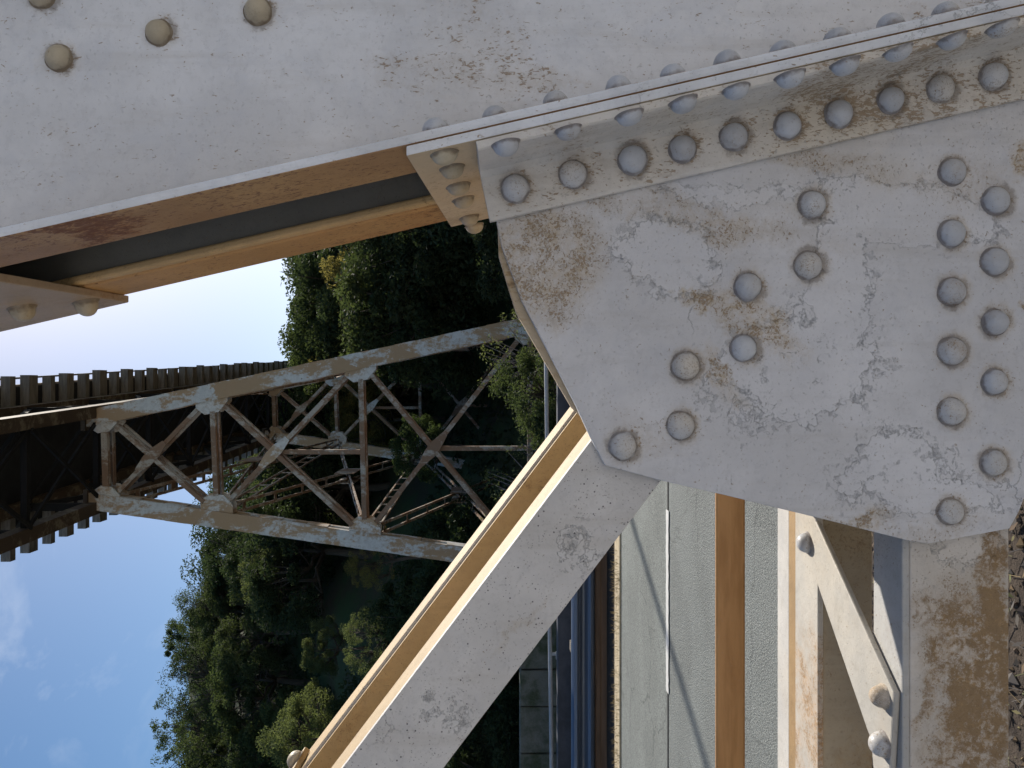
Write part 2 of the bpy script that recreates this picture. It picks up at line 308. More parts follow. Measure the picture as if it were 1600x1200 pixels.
# the flange keeps the grey leg paint on its nose
FL.data.materials.append(M['leg'])
for p in FL.data.polygons:
    if p.normal.y < -.9: p.material_index = 1
bk = MB(); csec(bk, X0, X0+.013, 1.180, 1.295, ZB, ZT); csec(bk, X0+WL-.013, X0+WL, 1.180, 1.295, ZB, ZT); bk.build('back_flange', M['leg_back'], LEG, .004)
lp_ = MB(); csec(lp_, X0+.003, X0+.016, 1.160, 1.1797, ZB, ZT); lp_.build('inner_lip', M['brace_web'], LEG, .004)
iw = MB(); csec(iw, X0+.0165, X0+WL-.0005, 1.166, 1.1795, ZB, ZT); csec(iw, X0+WL-.012, X0+WL-.002, .987, 1.165, ZB, ZT); iw.build('back_web', M['inner'], LEG, .001)  # second box is an added cover, closing the hollow to keep it dark
pd = MB(); pd.box(-.1+.5, 1.25, .55, 1.6, -.3, .2); pd.build('pedestal', simple('pedestal_concrete', (.42,.41,.39), .9, .3, 8), TW, .02)
bp = MB(); bp.box(.45, 1.2, .72, 1.45, .2, .25); bp.build('base_plate', M['strut'], TW, .003)

# dome-headed rivet, shared mesh; axis +Z
def ring_dirt_shade(m_, c=(.10,.06,.035)):  # dark ring at the rivet base: rust dirt plus painted contact shade
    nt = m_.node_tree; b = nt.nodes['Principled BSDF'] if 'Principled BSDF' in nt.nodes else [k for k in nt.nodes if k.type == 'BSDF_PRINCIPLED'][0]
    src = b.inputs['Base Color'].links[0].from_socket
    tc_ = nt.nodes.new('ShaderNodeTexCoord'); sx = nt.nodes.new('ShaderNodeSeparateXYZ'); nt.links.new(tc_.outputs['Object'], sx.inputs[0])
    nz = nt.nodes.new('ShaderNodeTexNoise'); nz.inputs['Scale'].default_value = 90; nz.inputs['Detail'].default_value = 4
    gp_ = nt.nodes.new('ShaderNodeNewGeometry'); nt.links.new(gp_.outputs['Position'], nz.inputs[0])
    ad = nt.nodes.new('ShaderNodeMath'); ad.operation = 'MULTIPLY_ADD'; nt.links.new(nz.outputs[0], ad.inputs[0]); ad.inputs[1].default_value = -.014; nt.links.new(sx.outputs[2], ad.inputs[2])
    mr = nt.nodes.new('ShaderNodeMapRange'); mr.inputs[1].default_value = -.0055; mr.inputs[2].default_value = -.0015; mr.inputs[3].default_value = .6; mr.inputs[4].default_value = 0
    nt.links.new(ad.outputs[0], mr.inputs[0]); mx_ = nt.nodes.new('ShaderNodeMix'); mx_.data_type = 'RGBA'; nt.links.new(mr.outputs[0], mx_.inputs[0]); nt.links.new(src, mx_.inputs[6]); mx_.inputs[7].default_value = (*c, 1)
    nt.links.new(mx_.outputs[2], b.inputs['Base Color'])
for k_ in ('rivet', 'rivet_tan'): ring_dirt_shade(M[k_])
def rivet_mesh(mat, r=.0175, h=.0145, seed=0):
    rs = [(1.12, 0), (1.10, .06), (1.0, .10), (.985, .22), (.93, .42), (.82, .62), (.66, .80), (.46, .92), (.24, .985)]
    n = 28; vs = []; fs = []; rd = random.Random(seed); ph = rd.random()*6
    for (a, b) in rs:
        for k in range(n):
            th = 2*math.pi*k/n; w = 1 + .012*math.sin(3*th+ph) + (.02*math.sin(5*th+2*ph) if a > 1.05 else 0)
            vs.append((r*a*w*math.cos(th), r*a*w*math.sin(th), h*b))
    vs.append((0, 0, h))
    for i in range(len(rs)-1):
        for k in range(n): fs.append((i*n+k, i*n+(k+1) % n, (i+1)*n+(k+1) % n, (i+1)*n+k))
    t = (len(rs)-1)*n
    for k in range(n): fs.append((t+k, t+(k+1) % n, len(vs)-1))
    me = bpy.data.meshes.new('rivet'); me.from_pydata(vs, [], fs); me.materials.append(mat)
    for p in me.polygons: p.use_smooth = True
    return me
RV = [rivet_mesh(M['rivet'], seed=i) for i in range(4)]; RT = [rivet_mesh(M['rivet_tan'], seed=i) for i in range(3)]; RR = [rivet_mesh(M['rivet_rust'], r=.017, seed=9)]
def rivet(p, nrm, parent, lib=RV, sc=1.0, hs=1.0):
    o = bpy.data.objects.new('rivet', random.choice(lib)); lnk(o, parent)
    o.location = Vector(p) - world_loc(parent)
    q = Vector(nrm).to_track_quat('Z', 'Y') @ Matrix.Rotation(random.random()*6, 3, 'Z').to_quaternion()
    tl = Matrix.Rotation(random.uniform(-.06, .06), 3, 'X').to_quaternion()
    o.rotation_mode = 'QUATERNION'; o.rotation_quaternion = q @ tl; s_ = sc*random.uniform(.91, .99); o.scale = (s_*random.uniform(.97,1.03), s_, s_*hs*random.uniform(.95,1.15))
    return o
for x, y in ((92,91),(248,51),(403,18),(66,-8),(-70,131),(-220,170)):
    rivet(at(x, y, .972), (0,-1,0), LEG, RT, .98)
# side plate (tie plate) riveted over the open side of the leg, on down behind the angle
NS = Vector((-1, 0, -S)).normalized()
XA, XB = X0 - .012, X0 - .0245
def side(Y, z, xo): return Vector((xo - S*(z-1.6), Y, z))
def sideprism(pts, xo_out, xo_in, mat, name, parent, bevel=.0015):
    mb = MB(); d = Vector((xo_in - xo_out, 0, 0)); mb.prism([side(Y, z, xo_out) for Y, z in pts], d); return mb.build(name, mat, parent, bevel)
def yz(x, y, xo): p = atside(x, y, xo); return (p.y, p.z)
zlo = ZB
a0 = yz(633, 240, XA); a1 = yz(703, 350, XA)
SP = sideprism([(.8705, a0[1]), (1.294, a1[1]), (1.294, zlo), (.8705, zlo)], XA, X0-.0005, M['side_plate'], 'side_plate', TW)
for x, y in ((694,246),(706,268),(716,296),(724,317),(733,345)):
    rivet(atside(x, y-6, XA), NS, SP, RT, .92)
SP.data.materials.append(M['leg'])
for p in SP.data.polygons:
    if p.normal.y < -.9: p.material_index = 1
rivet(atside(741, 352, XA), NS, SP, RT, .92)
# upper tie plate with a slanting edge, seen at the very top
u1 = yz(172, 466, XA); u0 = yz(0, 440, XA); u0y = max(.9, u0[0])
UP = sideprism([(1.302, u1[1]), (u0[0], u0[1]), (.8705, u0[1] + (u0[1]-u1[1])*.6), (.8705, u0[1]+1.2), (1.302, u0[1]+1.2)], XA, X0-.0005, M['upper_plate'], 'upper_side_plate', TW)
for x, y in ((134,474),(34,483)):
    p = atside(x, y-3, XA); rivet(p, NS, UP, RT, 1.1, 1.5)
for k in range(1, 9):
    rivet(side(1.235, u1[1]+.035+.1+.07*k, XA), NS, UP, RT, .95); rivet(side(.93, u0[1]+.25+.07*k, XA), NS, UP, RT, .95)
# connection angle: side leg + front leg lying on the gusset
za = yz(745, 215, XB)[1]; zf = yz(768, 345, XA)[1]
an = MB()
def csec2(mb, x0, x1, y0, y1, z0, ztl, ztr):
    p = [(x0,y0,ztl),(x1,y0,ztr),(x1,y1,ztr),(x0,y1,ztl)]
    vs = [(x - S*(z0-1.6), y, z0) for x, y, z in p] + [(x - S*(z-1.6), y, z) for x, y, z in p]
    mb.add(vs, [(3,2,1,0),(4,5,6,7),(0,1,5,4),(1,2,6,5),(2,3,7,6),(3,0,4,7)])
# L-shaped section in one loop with a fillet
x_in = .204
sec = [(XA-.0005,.872),(XB+.002,.870),(XB,.873),(XB-.0005,.935),(XB-.003,.946),(XB-.010,.9535),(XB-.02,.9555),(x_in+.004,.9555),(x_in,.9575),(x_in,.9650),(XA-.0005,.9650)]
def ztop(x): return za + (zf - za) * (XB - x) / (XB - x_in)
n = len(sec); vs = [(x - S*(zlo-1.6), y, zlo) for x, y in sec] + [(x - S*(ztop(x)-1.6), y, ztop(x)) for x, y in sec]
an.add(vs, [tuple(range(n)), tuple(range(n, 2*n))] + [(i, (i+1) % n, n+(i+1) % n, n+i) for i in range(n)])
AN = an.build('connection_angle', M['angle'], TW, .0008)
for p in AN.data.polygons: p.use_smooth = False
for x, y in ((805,295),(895,273),(988,250),(1066,233),(1146,214),(1230,197),(1310,178),(1391,157),(1469,139),(1551,120),(1634,101),(1716,82)):
    rivet(at(x, y, .9555), (0,-1,0), AN)
for x, y in ((790,229),(887,206),(983,183),(1067,162),(1150,143),(1234,122),(1320,102),(1403,82),(1487,63),(1566,45)):
    rivet(atside(x, y-5, XB), NS, AN, RV, .92)
for x, y in ((683,200),(775,179),(870,157),(968,134),(1053,114),(1138,94),(1224,74),(1309,54),(1393,34),(1478,13),(1560,-7)):
    z = at(x, y, .90).z; rivet((X0+.0132 - S*(z-1.6), .900, z), (1,0,S), FL, RV, 1.0, 1.35)
# gusset plate
def plate(pts, Y, th, mat, name, parent, bevel=.0012):
    mb = MB(); mb.prism([at(x, y, Y) for x, y in pts], (0, th, 0)); return mb.build(name, mat, parent, bevel)
GP = plate([(772,300),(776,348),(784,386),(815,470),(900,634),(922,682),(945,727),(1030,750),(1130,773),(1290,812),(1420,845),(1450,850),(1578,826),(1592,800),(1606,765),(1860,620),(1860,90),(1250,150)], .966, .012, M['gusset'], 'gusset_plate', TW)
for x, y in ((1487,269),(1555,314),(1486,365),(1553,409),(1486,456),(1554,504),(1486,549),(1553,597),(1486,643),(1551,723),(1484,799),(1268,320),(1262,415),(1168,448),(1161,544),(1071,572),(1063,665),(973,697),(1640,360),(1640,460),(1640,556)):
    rivet(at(x, y, .966), (0,-1,0), GP)
GB = plate([(776,300),(779,400),(806,488),(893,637),(960,700),(960,300)], .984, .012, M['side_plate'], 'backing_plate', TW)
# rear gusset on the far side of the leg
mb = MB(); mb.prism([at(x, y, .966) + Vector((0, .32, 0)) for x, y in ((1000,300),(1000,560),(1030,740),(1130,773),(1290,812),(1420,845),(1450,850),(1578,826),(1592,800),(1606,765),(1860,620),(1860,90))], (0,.012,0))
mb.build('rear_gusset_plate', M['brace'], TW, .001)
# diagonal brace
YB = .9795
b0, b1 = at(922,690,YB), at(535,1200,YB); c0, c1 = at(1030,755,YB), at(690,1200,YB)
ub = (b1 - b0).normalized(); nb_ = Vector((-ub.z, 0, ub.x));
if nb_.z < 0: nb_ = -nb_                                   # up and to the right
wB = abs((b0 - c0).dot(nb_)); mid0 = (b0 + c0) / 2; mid0 = mid0 + nb_ * (((b0 + b1)/2 - mid0).dot(nb_) - wB/2)
def bbox_(mb, v0, v1, y0, y1, t0=-.28, t1=5.5):
    q = [mid0 + nb_*v + Vector((0, y - YB, 0)) + ub*t0 for v, y in ((v0,y0),(v1,y0),(v1,y1),(v0,y1))]
    mb.prism(q, ub*(t1-t0)); return mb
h = wB/2
mb = MB(); bbox_(mb, -h, h, YB, YB+.012, -.2); bbox_(mb, -h, -h+.012, YB+.0122, YB+.09, -.2)
BR = mb.build('diagonal_brace', M['brace'], TW, .0015)
mb = MB(); bbox_(mb, h-.012, h-.0004, YB+.0122, YB+.093, -.2); TF = mb.build('top_flange', M['brace_top'], BR, .0025)
TF.data.materials.append(M['brace'])
for p in TF.data.polygons:
    if p.normal.y < -.9: p.material_index = 1
mb = MB(); bbox_(mb, -h, h-.006, YB+.390, YB+.402, -.2); bbox_(mb, -h, -h+.012, YB+.0935, YB+.389, -.2); mb.build('rear_web', M['brace_web'], BR)
mb = MB(); bbox_(mb, h-.012, h, YB+.403, YB+.50, -.2); RF = mb.build('rear_flange', M['brace_top'], BR, .002)
RF.data.materials.append(M['brace'])
for p in RF.data.polygons:
    if p.normal.y < -.9: p.material_index = 1
# tie plate with a bolt head across the top of the brace, at the left end
def bpt(v, Y, t): return mid0 + nb_*v + Vector((0, Y-YB, 0)) + ub*t
tt = (at(490, 1165, YB+.45) - mid0).dot(ub)
mb = MB(); mb.prism([bpt(h+.001, YB+.02, tt+.06), bpt(h+.001, YB+.47, tt+.02), bpt(h+.001, YB+.47, tt+.36), bpt(h+.001, YB+.02, tt+.36)], nb_*.012)
TP = mb.build('tie_plate', M['brace_top'], BR, .002)
for dy, dt in ((.44,.035),(.44,.12),(.44,.2),(.05,.1),(.05,.18)): rivet(bpt(h+.013, YB+dy, tt+dt), nb_, TP, RT, 1.0, 1.1)
# horizontal strut: two channels laced together
def xr(x, Y): return at(x, 1000, Y).z
z_t = xr(1421, .979); z_b = xr(1577, .979)
XS0, XS1 = -6.0, .34
mb = MB(); mb.box(XS0, XS1, .9795, .9915, z_b, z_t-.001); mb.box(XS0, XS1, .992, 1.05, z_b, z_b+.01)
ST = mb.build('strut', M['strut'], TW, .0018)
mb = MB(); mb.box(XS0, XS1+.1, .9795, 1.056, z_t-.0008, z_t+.009); mb.build('front_flange', M['strut_top'], ST, .002)
zt2 = z_t + .009
zrb = xr(1363, 1.245)
mb = MB(); mb.box(XS0, XS1, 1.245, 1.257, zrb, z_t-.001); mb.build('rear_channel', M['strut_rear'], ST, .002)
mb = MB(); mb.box(XS0, XS1+.1, 1.240, 1.335, z_t-.0008, z_t+.009); mb.build('rear_flange', M['strut_rear_top'], ST, .002)
mb = MB(); mb.box(XS0, XS1+.1, 1.337, 1.40, z_t-.02, z_t-.004); mb.build('rear_edge', M['rust_strip'], ST, .003)
# lacing bars (flat) lying on the flanges
def onz(x, y, z=zt2+.001): return atz(x, y, z)
def lacing(dx, mirror=False):
    pts = [onz(1250,790), onz(1286,790), onz(1283,814), onz(1407,1083), onz(1400,1215), onz(1375,1215), onz(1370,1155), onz(1364,1140), onz(1250,812)]
    pts = [Vector((p.x + dx, p.y, zt2+.0008)) for p in pts]
    mb = MB(); mb.prism(pts, (0,0,.009)); o = mb.build('lacing_bar', M['lacing'], ST, .0025)
    return o
lb = lacing(0)
rivet(onz(1262,848,zt2+.0098), (0,0,1), lb, RV, .95, 1.35); rivet(onz(1381,1088,zt2+.0098), (0,0,1), lb, RR, .9, 1.3); rivet(onz(1381,1163,zt2+.0098), (0,0,1), lb, RV, 1, 1.35)
for k in range(1, 9):
    x = -.62 - .52*k
    mb = MB(); a = Vector((x+.30, 1.29, zt2+.0055)); b = Vector((x, 1.02, zt2+.0055))
    if k % 2: a.x, b.x = b.x, a.x
    mb.beam(a, b, .065, .009, (0,0,1), .03); o = mb.build('lacing_bar', M['lacing'], ST, .002)
    rivet(a + Vector((0,0,.0045)), (0,0,1), o); rivet(b + Vector((0,0,.0045)), (0,0,1), o)

# ---------------------------------------------------------------- bridge deck on trusses
DX = 55/1200.0
HB, HT = 1.6+10.5, 1.6+12.7
XR, XL = -1.67, -4.21
def dk(xc, Y, z): return Vector((xc + DX*Y, Y, z))
Y0, Y1 = -9.0, 68.0
DK = empty('bridge_deck', (-3, 20, HB))
tag(DK, 'dark railway deck on riveted trusses overhead, tie ends jutting like teeth against the sky', 'bridge deck')
def deckpart(name, mb, mat, parent=DK, **k): return mb.build(name, mat, parent, **k)
for xc in (XR, XL):
    mb = MB(); mb.beam(dk(xc, Y0, HT-.15), dk(xc, Y1, HT-.15), .30, .30, (0,0,1)); deckpart('top_chord', mb, M['chord'])
    mb = MB(); mb.beam(dk(xc, Y0, HB+.15), dk(xc, Y1, HB+.15), .32, .30, (0,0,1)); deckpart('bottom_chord', mb, M['chord'])
    Ys = [20.65 - 3.1*k for k in range(9, -1, -1)] + [20.65 + 15.4/5*k for k in range(1, 16)]
    for i, Y in enumerate(Ys):
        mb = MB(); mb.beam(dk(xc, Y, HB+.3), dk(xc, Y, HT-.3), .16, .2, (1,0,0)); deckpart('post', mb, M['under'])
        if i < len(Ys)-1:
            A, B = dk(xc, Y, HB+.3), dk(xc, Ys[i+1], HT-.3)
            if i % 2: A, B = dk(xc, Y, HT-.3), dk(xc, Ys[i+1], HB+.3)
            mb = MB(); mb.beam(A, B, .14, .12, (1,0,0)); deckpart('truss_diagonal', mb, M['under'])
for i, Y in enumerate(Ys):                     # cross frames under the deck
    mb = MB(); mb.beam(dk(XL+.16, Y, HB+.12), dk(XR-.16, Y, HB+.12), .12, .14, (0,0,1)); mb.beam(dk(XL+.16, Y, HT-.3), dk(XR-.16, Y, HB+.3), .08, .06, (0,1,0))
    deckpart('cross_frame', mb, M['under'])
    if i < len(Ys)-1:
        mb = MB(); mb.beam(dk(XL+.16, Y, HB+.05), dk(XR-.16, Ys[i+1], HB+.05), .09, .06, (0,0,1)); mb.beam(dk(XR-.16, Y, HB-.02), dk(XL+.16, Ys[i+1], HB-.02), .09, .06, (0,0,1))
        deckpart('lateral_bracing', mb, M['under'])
Y = -8.5; i = 0
while Y < 66:
    w = (.40 if i % 2 else .23)*random.uniform(.85, 1.15)
    mb = MB(); mb.beam(dk(XL-1.38, Y, HT+.13), dk(XR+.92+random.uniform(-.07,.05), Y, HT+.13), w, .25, (0,0,1)); deckpart('tie', mb, M['tie'])
    Y += .95*random.uniform(.93, 1.07); i += 1
mb = MB(); mb.beam(dk((XR+XL)/2, Y0, HT+.30), dk((XR+XL)/2, Y1, HT+.30), XR-XL+2*.62, .07, (0,0,1)); deckpart('walkway_boards', mb, M['deck'])
mb = MB(); mb.beam(dk((XR+XL)/2, Y0, HT-.04), dk((XR+XL)/2, Y1, HT-.04), XR-XL-.32, .05, (0,0,1)); deckpart('soffit_blackout', mb, M['deck'])  # added dark sheet that hides the ties so the underside stays black
for s_ in (1, -1):
    xc = XR+.62 if s_ > 0 else XL-.62
    mb = MB(); mb.beam(dk(xc, Y0, HT+.40), dk(xc, Y1, HT+.40), .12, .12, (0,0,1)); deckpart('guard_timber', mb, M['tie'])
    xc = XR+.86 if s_ > 0 else XL-.86
    mb = MB(); mb.beam(dk(xc, Y0, HT+.29), dk(xc, Y1, HT+.29), .05, .05, (0,0,1)); deckpart('edge_cable', mb, M['tie'])
    xc = (XR+XL)/2 + .75*s_
    mb = MB(); mb.beam(dk(xc, Y0, HT+.42), dk(xc, Y1, HT+.42), .07, .15, (0,0,1)); deckpart('running_rail', mb, M['rail_steel'])

# ---------------------------------------------------------------- far tower of two bents
TA = empty('bridge_tower', (-2, 28, -2))
tag(TA, 'pale rust-streaked riveted steel tower with crossed braces standing on the wooded slope beyond the road', 'bridge tower')
YA, DB = 20.65, 15.4
sh = Vector((DX*DB, DB, 0))
RP = [at(x, y, YA) for x, y in ((168,648),(335,616),(565,566),(828,508))]; LP = [at(x, y, YA) for x, y in ((172,785),(343,800),(572,836),(828,880))]
RP.append(RP[3] + (RP[3]-RP[0]).normalized()*3.2); LP.append(LP[3] + (LP[3]-LP[0]).normalized()*3.2)
def gus(mb, c, w, hh, Y, lean, taper, sgn):
    # shield-shaped plate hanging inward from the leg
    a = c + Vector((0, Y, 0)); L_ = lean
    n_ = Vector((-sgn, 0, 0))
    p = [a - L_*hh*.5 - n_*.19, a + L_*hh*.5 - n_*.19, a + L_*hh*.5 + n_*.28, a + L_*hh*.22 + n_*w, a - L_*hh*.22 + n_*w, a - L_*hh*.5 + n_*.28]
    mb.prism(p, (0, .04, 0))
for off, bent in ((Vector((0,0,0)), 'front'), (sh, 'rear')):
    rp = [p + off for p in RP]; lp = [p + off for p in LP]
    for P, sg in ((rp, 1), (lp, -1)):
        d = (P[4]-P[0]).normalized()
        mb = MB(); sd = Vector((1,0,0))
        # two channels facing each other with a slot between them (laced leg)
        for yy in (-.21, .21):
            mb.beam(P[0] + Vector((0,yy,0)) - d*.5, P[4] + Vector((0,yy,0)), .43, .05, (0,1,0))
            for ss in (-1, 1): mb.beam(P[0] + Vector((ss*.19, yy*.72, 0)) - d*.5, P[4] + Vector((ss*.19, yy*.72, 0)), .05, .075, (0,1,0))
        lg = mb.build('leg', M['far_leg'], TA)
        ln = (P[4]-P[0]).length; nb2 = int(ln/1.25)
        for ss in (-1, 1):
            for k in range(nb2):
                mb = MB(); c = P[0] + d*(k*1.25+.3) + Vector((ss*.222, 0, 0)); mb.beam(c, c + d*.55, .40, .018, (1,0,0)); mb.build('batten_plate', M['far_leg'], lg)
        for i in (0, 1, 2, 3):
            mb = MB(); gus(mb, P[i], .50 if i else .45, .85 if i else .7, -.205, d, 0, sg); mb.build('gusset_plate', M['far_gusset'], TA); mb = MB(); gus(mb, P[i], .50, .8, .17, d, 0, sg); mb.build('gusset_plate', M['far_gusset'], TA)
        mb = MB(); c = P[0] - d*.5; mb.box(c.x-.3, c.x+.3, c.y-.3, c.y+.3, c.z-.05, c.z+.06); mb.build('cap_plate', M['chord'], TA)
        f = P[4]; mb = MB(); mb.box(f.x-.9, f.x+.9, f.y-.9, f.y+.9, f.z-3, f.z+.1); mb.build('footing', simple('footing_concrete', (.4,.39,.37), .9), TA, bevel=.03)
    def dbl(a, b, w, name, gap=.20):
        w *= .82
        d = (b-a).normalized(); a2 = a + d*.45; b2 = b - d*.45
        mb = MB()
        for yy in (-gap, gap): mb.beam(a2 + Vector((0,yy,0)), b2 + Vector((0,yy,0)), w, .035, (0,1,0)); mb.beam(a2 + Vector((0,yy*.6,0)) + d.cross(Vector((0,1,0)))*w*.45, b2 + Vector((0,yy*.6,0)) + d.cross(Vector((0,1,0)))*w*.45, .03, .09, (0,1,0))
        o = mb.build(name, M['far_brace'], TA); return o
    for i in range(4):
        w_ = .17 if i == 0 else .15
        dbl(rp[i], lp[i], .20 if i in (0,) else .16, 'strut')
        if i < 3 or True:
            dbl(rp[i], lp[i+1], .14, 'cross_brace', .22); dbl(lp[i], rp[i+1], .14, 'cross_brace', .17)
            # crossing point and its plate
            A, B, C_, D = rp[i], lp[i+1], lp[i], rp[i+1]
            den = (B.x-A.x)*(D.z-C_.z) - (B.z-A.z)*(D.x-C_.x); t_ = ((C_.x-A.x)*(D.z-C_.z) - (C_.z-A.z)*(D.x-C_.x))/den
            c = A.lerp(B, t_); u1_ = (D-C_).normalized(); n1_ = Vector((-u1_.z, 0, u1_.x))
            mb = MB(); q = c + Vector((0,-.265,0)); mb.prism([q-u1_*.52-n1_*.07, q-u1_*.15-n1_*.15, q+u1_*.15-n1_*.15, q+u1_*.52-n1_*.07, q+u1_*.52+n1_*.07, q+u1_*.15+n1_*.15, q-u1_*.15+n1_*.15, q-u1_*.52+n1_*.07], (0,.025,0))
            mb.build('crossing_plate', M['far_brace'] if i != 1 else M['far_gusset'], TA)
            if i in (1, 2):
                e = rp[i+1].lerp(lp[i+1], (c.x-rp[i+1].x)/(lp[i+1].x-rp[i+1].x)); mb = MB(); mb.beam(c, e, .12, .16, (0,1,0)); mb.build('hanger', M['far_brace'], TA)
for P in (RP, LP):                              # longitudinal bracing between the bents
    for i in range(1, 4):
        mb = MB()
        for dz in (-.2, .2): mb.beam(P[i]+Vector((0,0,dz)), P[i]+sh+Vector((0,0,dz)), .06, .05, (0,0,1))
        mb2 = None
        for k in range(12):
            a = P[i].lerp(P[i]+sh, (k+.3)/12.5); mb.beam(a+Vector((0,0,-.2)), a+Vector((0,0,.2)), .05, .03, (1,0,0))
        mb.build('longitudinal_strut', M['far_brace'], TA)
    for i in range(0, 3):
        for A, B in ((P[i], P[i+1]+sh), (P[i+1], P[i]+sh)):
            mb = MB()
            for xx in (-.13, .13): mb.beam(A + Vector((xx,0,0)), B + Vector((xx,0,0)), .05, .08, (1,0,0))
            for k in range(9):
                c = A.lerp(B, (k+.7)/9.5); dd = (B-A).normalized(); mb.beam(c - Vector((.13,0,0)), c + Vector((.13,0,0)), .25, .015, (0,0,1))
            mb.build('longitudinal_brace', M['far_brace'], TA)
        c = (P[i]+P[i+1]+sh)/2; mb = MB(); mb.box(c.x-.19, c.x-.16, c.y-.8, c.y+.8, c.z-.35, c.z+.35); mb.box(c.x+.16, c.x+.19, c.y-.8, c.y+.8, c.z-.35, c.z+.35); mb.build('crossing_plate', M['far_brace'], TA)

# ---------------------------------------------------------------- ground, road, edges
def hgt(X, Y):
    if Y < 12.6: base = 0
    else:
        k = min(1, (Y-12.6)/5); base = -2.4*k*k*(3-2*k)
    if Y > 20:
        xx = X/ max(Y, 1)
        g = .30 + .30*max(0, min(1, (-xx+.02)/.32)) - .02*max(0, min(1, xx/.3))
        t = (Y-20)
        base += g*t*(1 if t < 60 else 60/t) * min(1, t/18)
    base += (noise.noise(Vector((X*.12, Y*.12, 0)))*1.3 if Y > 15 else 0)
    return base
def asphalt(name, c, sc, bd, light):
    t = NT(name); n = t.noise(sc, 6, .75); v = t.vor(sc*1.4, 'F1'); b = t.noise(1.1, 5, .6)
    wr = t.mapping(scale=(.25, 2.2, 1)); wn_ = t.noise(1, 4, .5, 0, wr)
    col = t.mix(t.rng(b, .35, .65), c, tuple(k*.82 for k in c)); col = t.mix(t.mul(t.rng(wn_, .45, .65), .35), col, tuple(k*1.3 for k in c))
    col = t.mix(t.rng(n, .48, .60), col, tuple(k*.32 for k in c)); col = t.mix(t.mul(t.rng(t.noise(sc*2.1, 2, .7), .56, .62), .75), col, light)
    wq = t.n('ShaderNodeVectorMath'); wq.operation = 'MULTIPLY_ADD'; nn = t.n('ShaderNodeTexNoise'); nn.inputs['Scale'].default_value = 3; nn.inputs['Detail'].default_value = 5; t.l(t.pos, nn.inputs[0]); t.l(nn.outputs['Color'], wq.inputs[0]); wq.inputs[1].default_value = (.35,)*3; t.l(t.pos, wq.inputs[2])
    ck = t.mul(t.rng(t.vor(.75, 'DISTANCE_TO_EDGE', wq.outputs[0]), .010, .003), t.rng(t.noise(.8, 3), .47, .55)); col = t.mix(t.mul(ck, .45), col, tuple(k*.25 for k in c))
    pt_ = t.rng(t.noise(.6, 2, .4, .4), .52, .56); col = t.mix(t.mul(pt_, .18), col, tuple(k*1.35 for k in c))
    return t.fin(col, .85, t.bump(t.math('ADD', n, t.mul(v, -.6)), bd, .9), 0, .3)
mat_ground = simple('gravel_soil', (.085,.065,.05), .95, .5, 14, (.035,.027,.022), .9, .02)
mat_grass = simple('hill_grass', (.055,.085,.028), .95, .5, .5, (.075,.055,.035), .6, .05)
def sheet(name, x0, x1, y0, y1, z, mat, nx=1, ny=1, zf=None):
    mb = MB(); vs = []; fs = []
    for j in range(ny+1):
        for i in range(nx+1):
            X = x0+(x1-x0)*i/nx; Yv = y0+(y1-y0)*j/ny; vs.append((X, Yv, zf(X, Yv) if zf else z))
    for j in range(ny):
        for i in range(nx): a = j*(nx+1)+i; fs.append((a, a+1, a+nx+2, a+nx+1))
    mb.add(vs, fs); o = mb.build(name, mat, smooth=bool(zf)); return o
g = sheet('ground', -400, 400, -300, 14, -.03, mat_ground); tag(g, kind='structure')
hs = sheet('hillside', -160, 160, 13, 240, 0, mat_grass, 160, 110, hgt); tag(hs, kind='structure')
far = sheet('terrain', -1500, 1500, 200, 1800, -3, mat_grass); tag(far, kind='structure')
pv = sheet('bounce_pavement', -60, 60, -8.6, 1.55, 0, simple('bounce_concrete', (.34,.335,.33), .9, .15, 3)); tag(pv, kind='structure')  # added pale ground out of view, bounces sunlight onto the near steel faces
RWL = MB(); RWL.box(-40, 40, -9.2, -8.6, -.2, 7.5); RWL.box(-40, 40, -9.3, -8.55, 7.5, 7.75)  # unseen wall, added to throw sunlight back onto the shaded steel
o = RWL.build('bounce_wall', simple('bounce_wall_pale', (.50,.50,.51), .9, .15, 2), bevel=.02, origin=(0,-9,0)); tag(o, 'tall pale wall added unseen behind the camera to bounce sunlight onto the bridge leg', 'wall')
OC = empty('overhead_cable', (3, 20, 12)); tag(OC, 'thick black overhead cable whose thin shadow falls slantwise across the road', 'cable')
sg = SUN_DIR; k0 = 13.0/sg.z
g1, g2 = Vector((-1.36, 9.6, 0)) + sg*k0, Vector((-2.88, 5.85, 0)) + sg*k0; dc = (g1-g2)
mb = MB(); mb.tube([g2 - dc*6, g2 - dc*2 - Vector((0,0,.1)), g2, g1, g1 + dc*2 + Vector((0,0,.1)), g1 + dc*8 + Vector((0,0,.6))], .055, 8); mb.build('cable', M['deck'], OC, smooth=True)
r1 = sheet('near_lane', -60, 60, 4.07, 7.10, 0, asphalt('rough_asphalt', (.175,.19,.182), 66, .009, (.48,.48,.46))); tag(r1, kind='structure')
r2 = sheet('far_lane', -60, 60, 7.10, 9.98, 0.003, asphalt('smooth_asphalt', (.185,.20,.188), 60, .005, (.34,.35,.33))); tag(r2, kind='structure')
jt = sheet('road_joint', -60, 60, 7.085, 7.125, .006, simple('tar', (.035,.035,.035), .8)); tag(jt, kind='structure')
wl = MB()
for k in range(-6, 7):
    if k: wl.box(-2.86 + k*6.2, -1.17 + k*6.2, 7.05, 7.15, .004, .0085)
pts = []
xs = [-2.86 + (1.69)*i/40 for i in range(41)]
low = [(x, 7.05 + random.uniform(-.008, .008), .0095) for x in xs]; up = [(x, 7.15 + random.uniform(-.008, .008), .0095) for x in xs[::-1]]
wl.prism(low + up, (0,0,.002))
o = wl.build('lane_marking', simple('road_paint', (.62,.62,.60), .7, .15, 12)); tag(o, kind='structure')
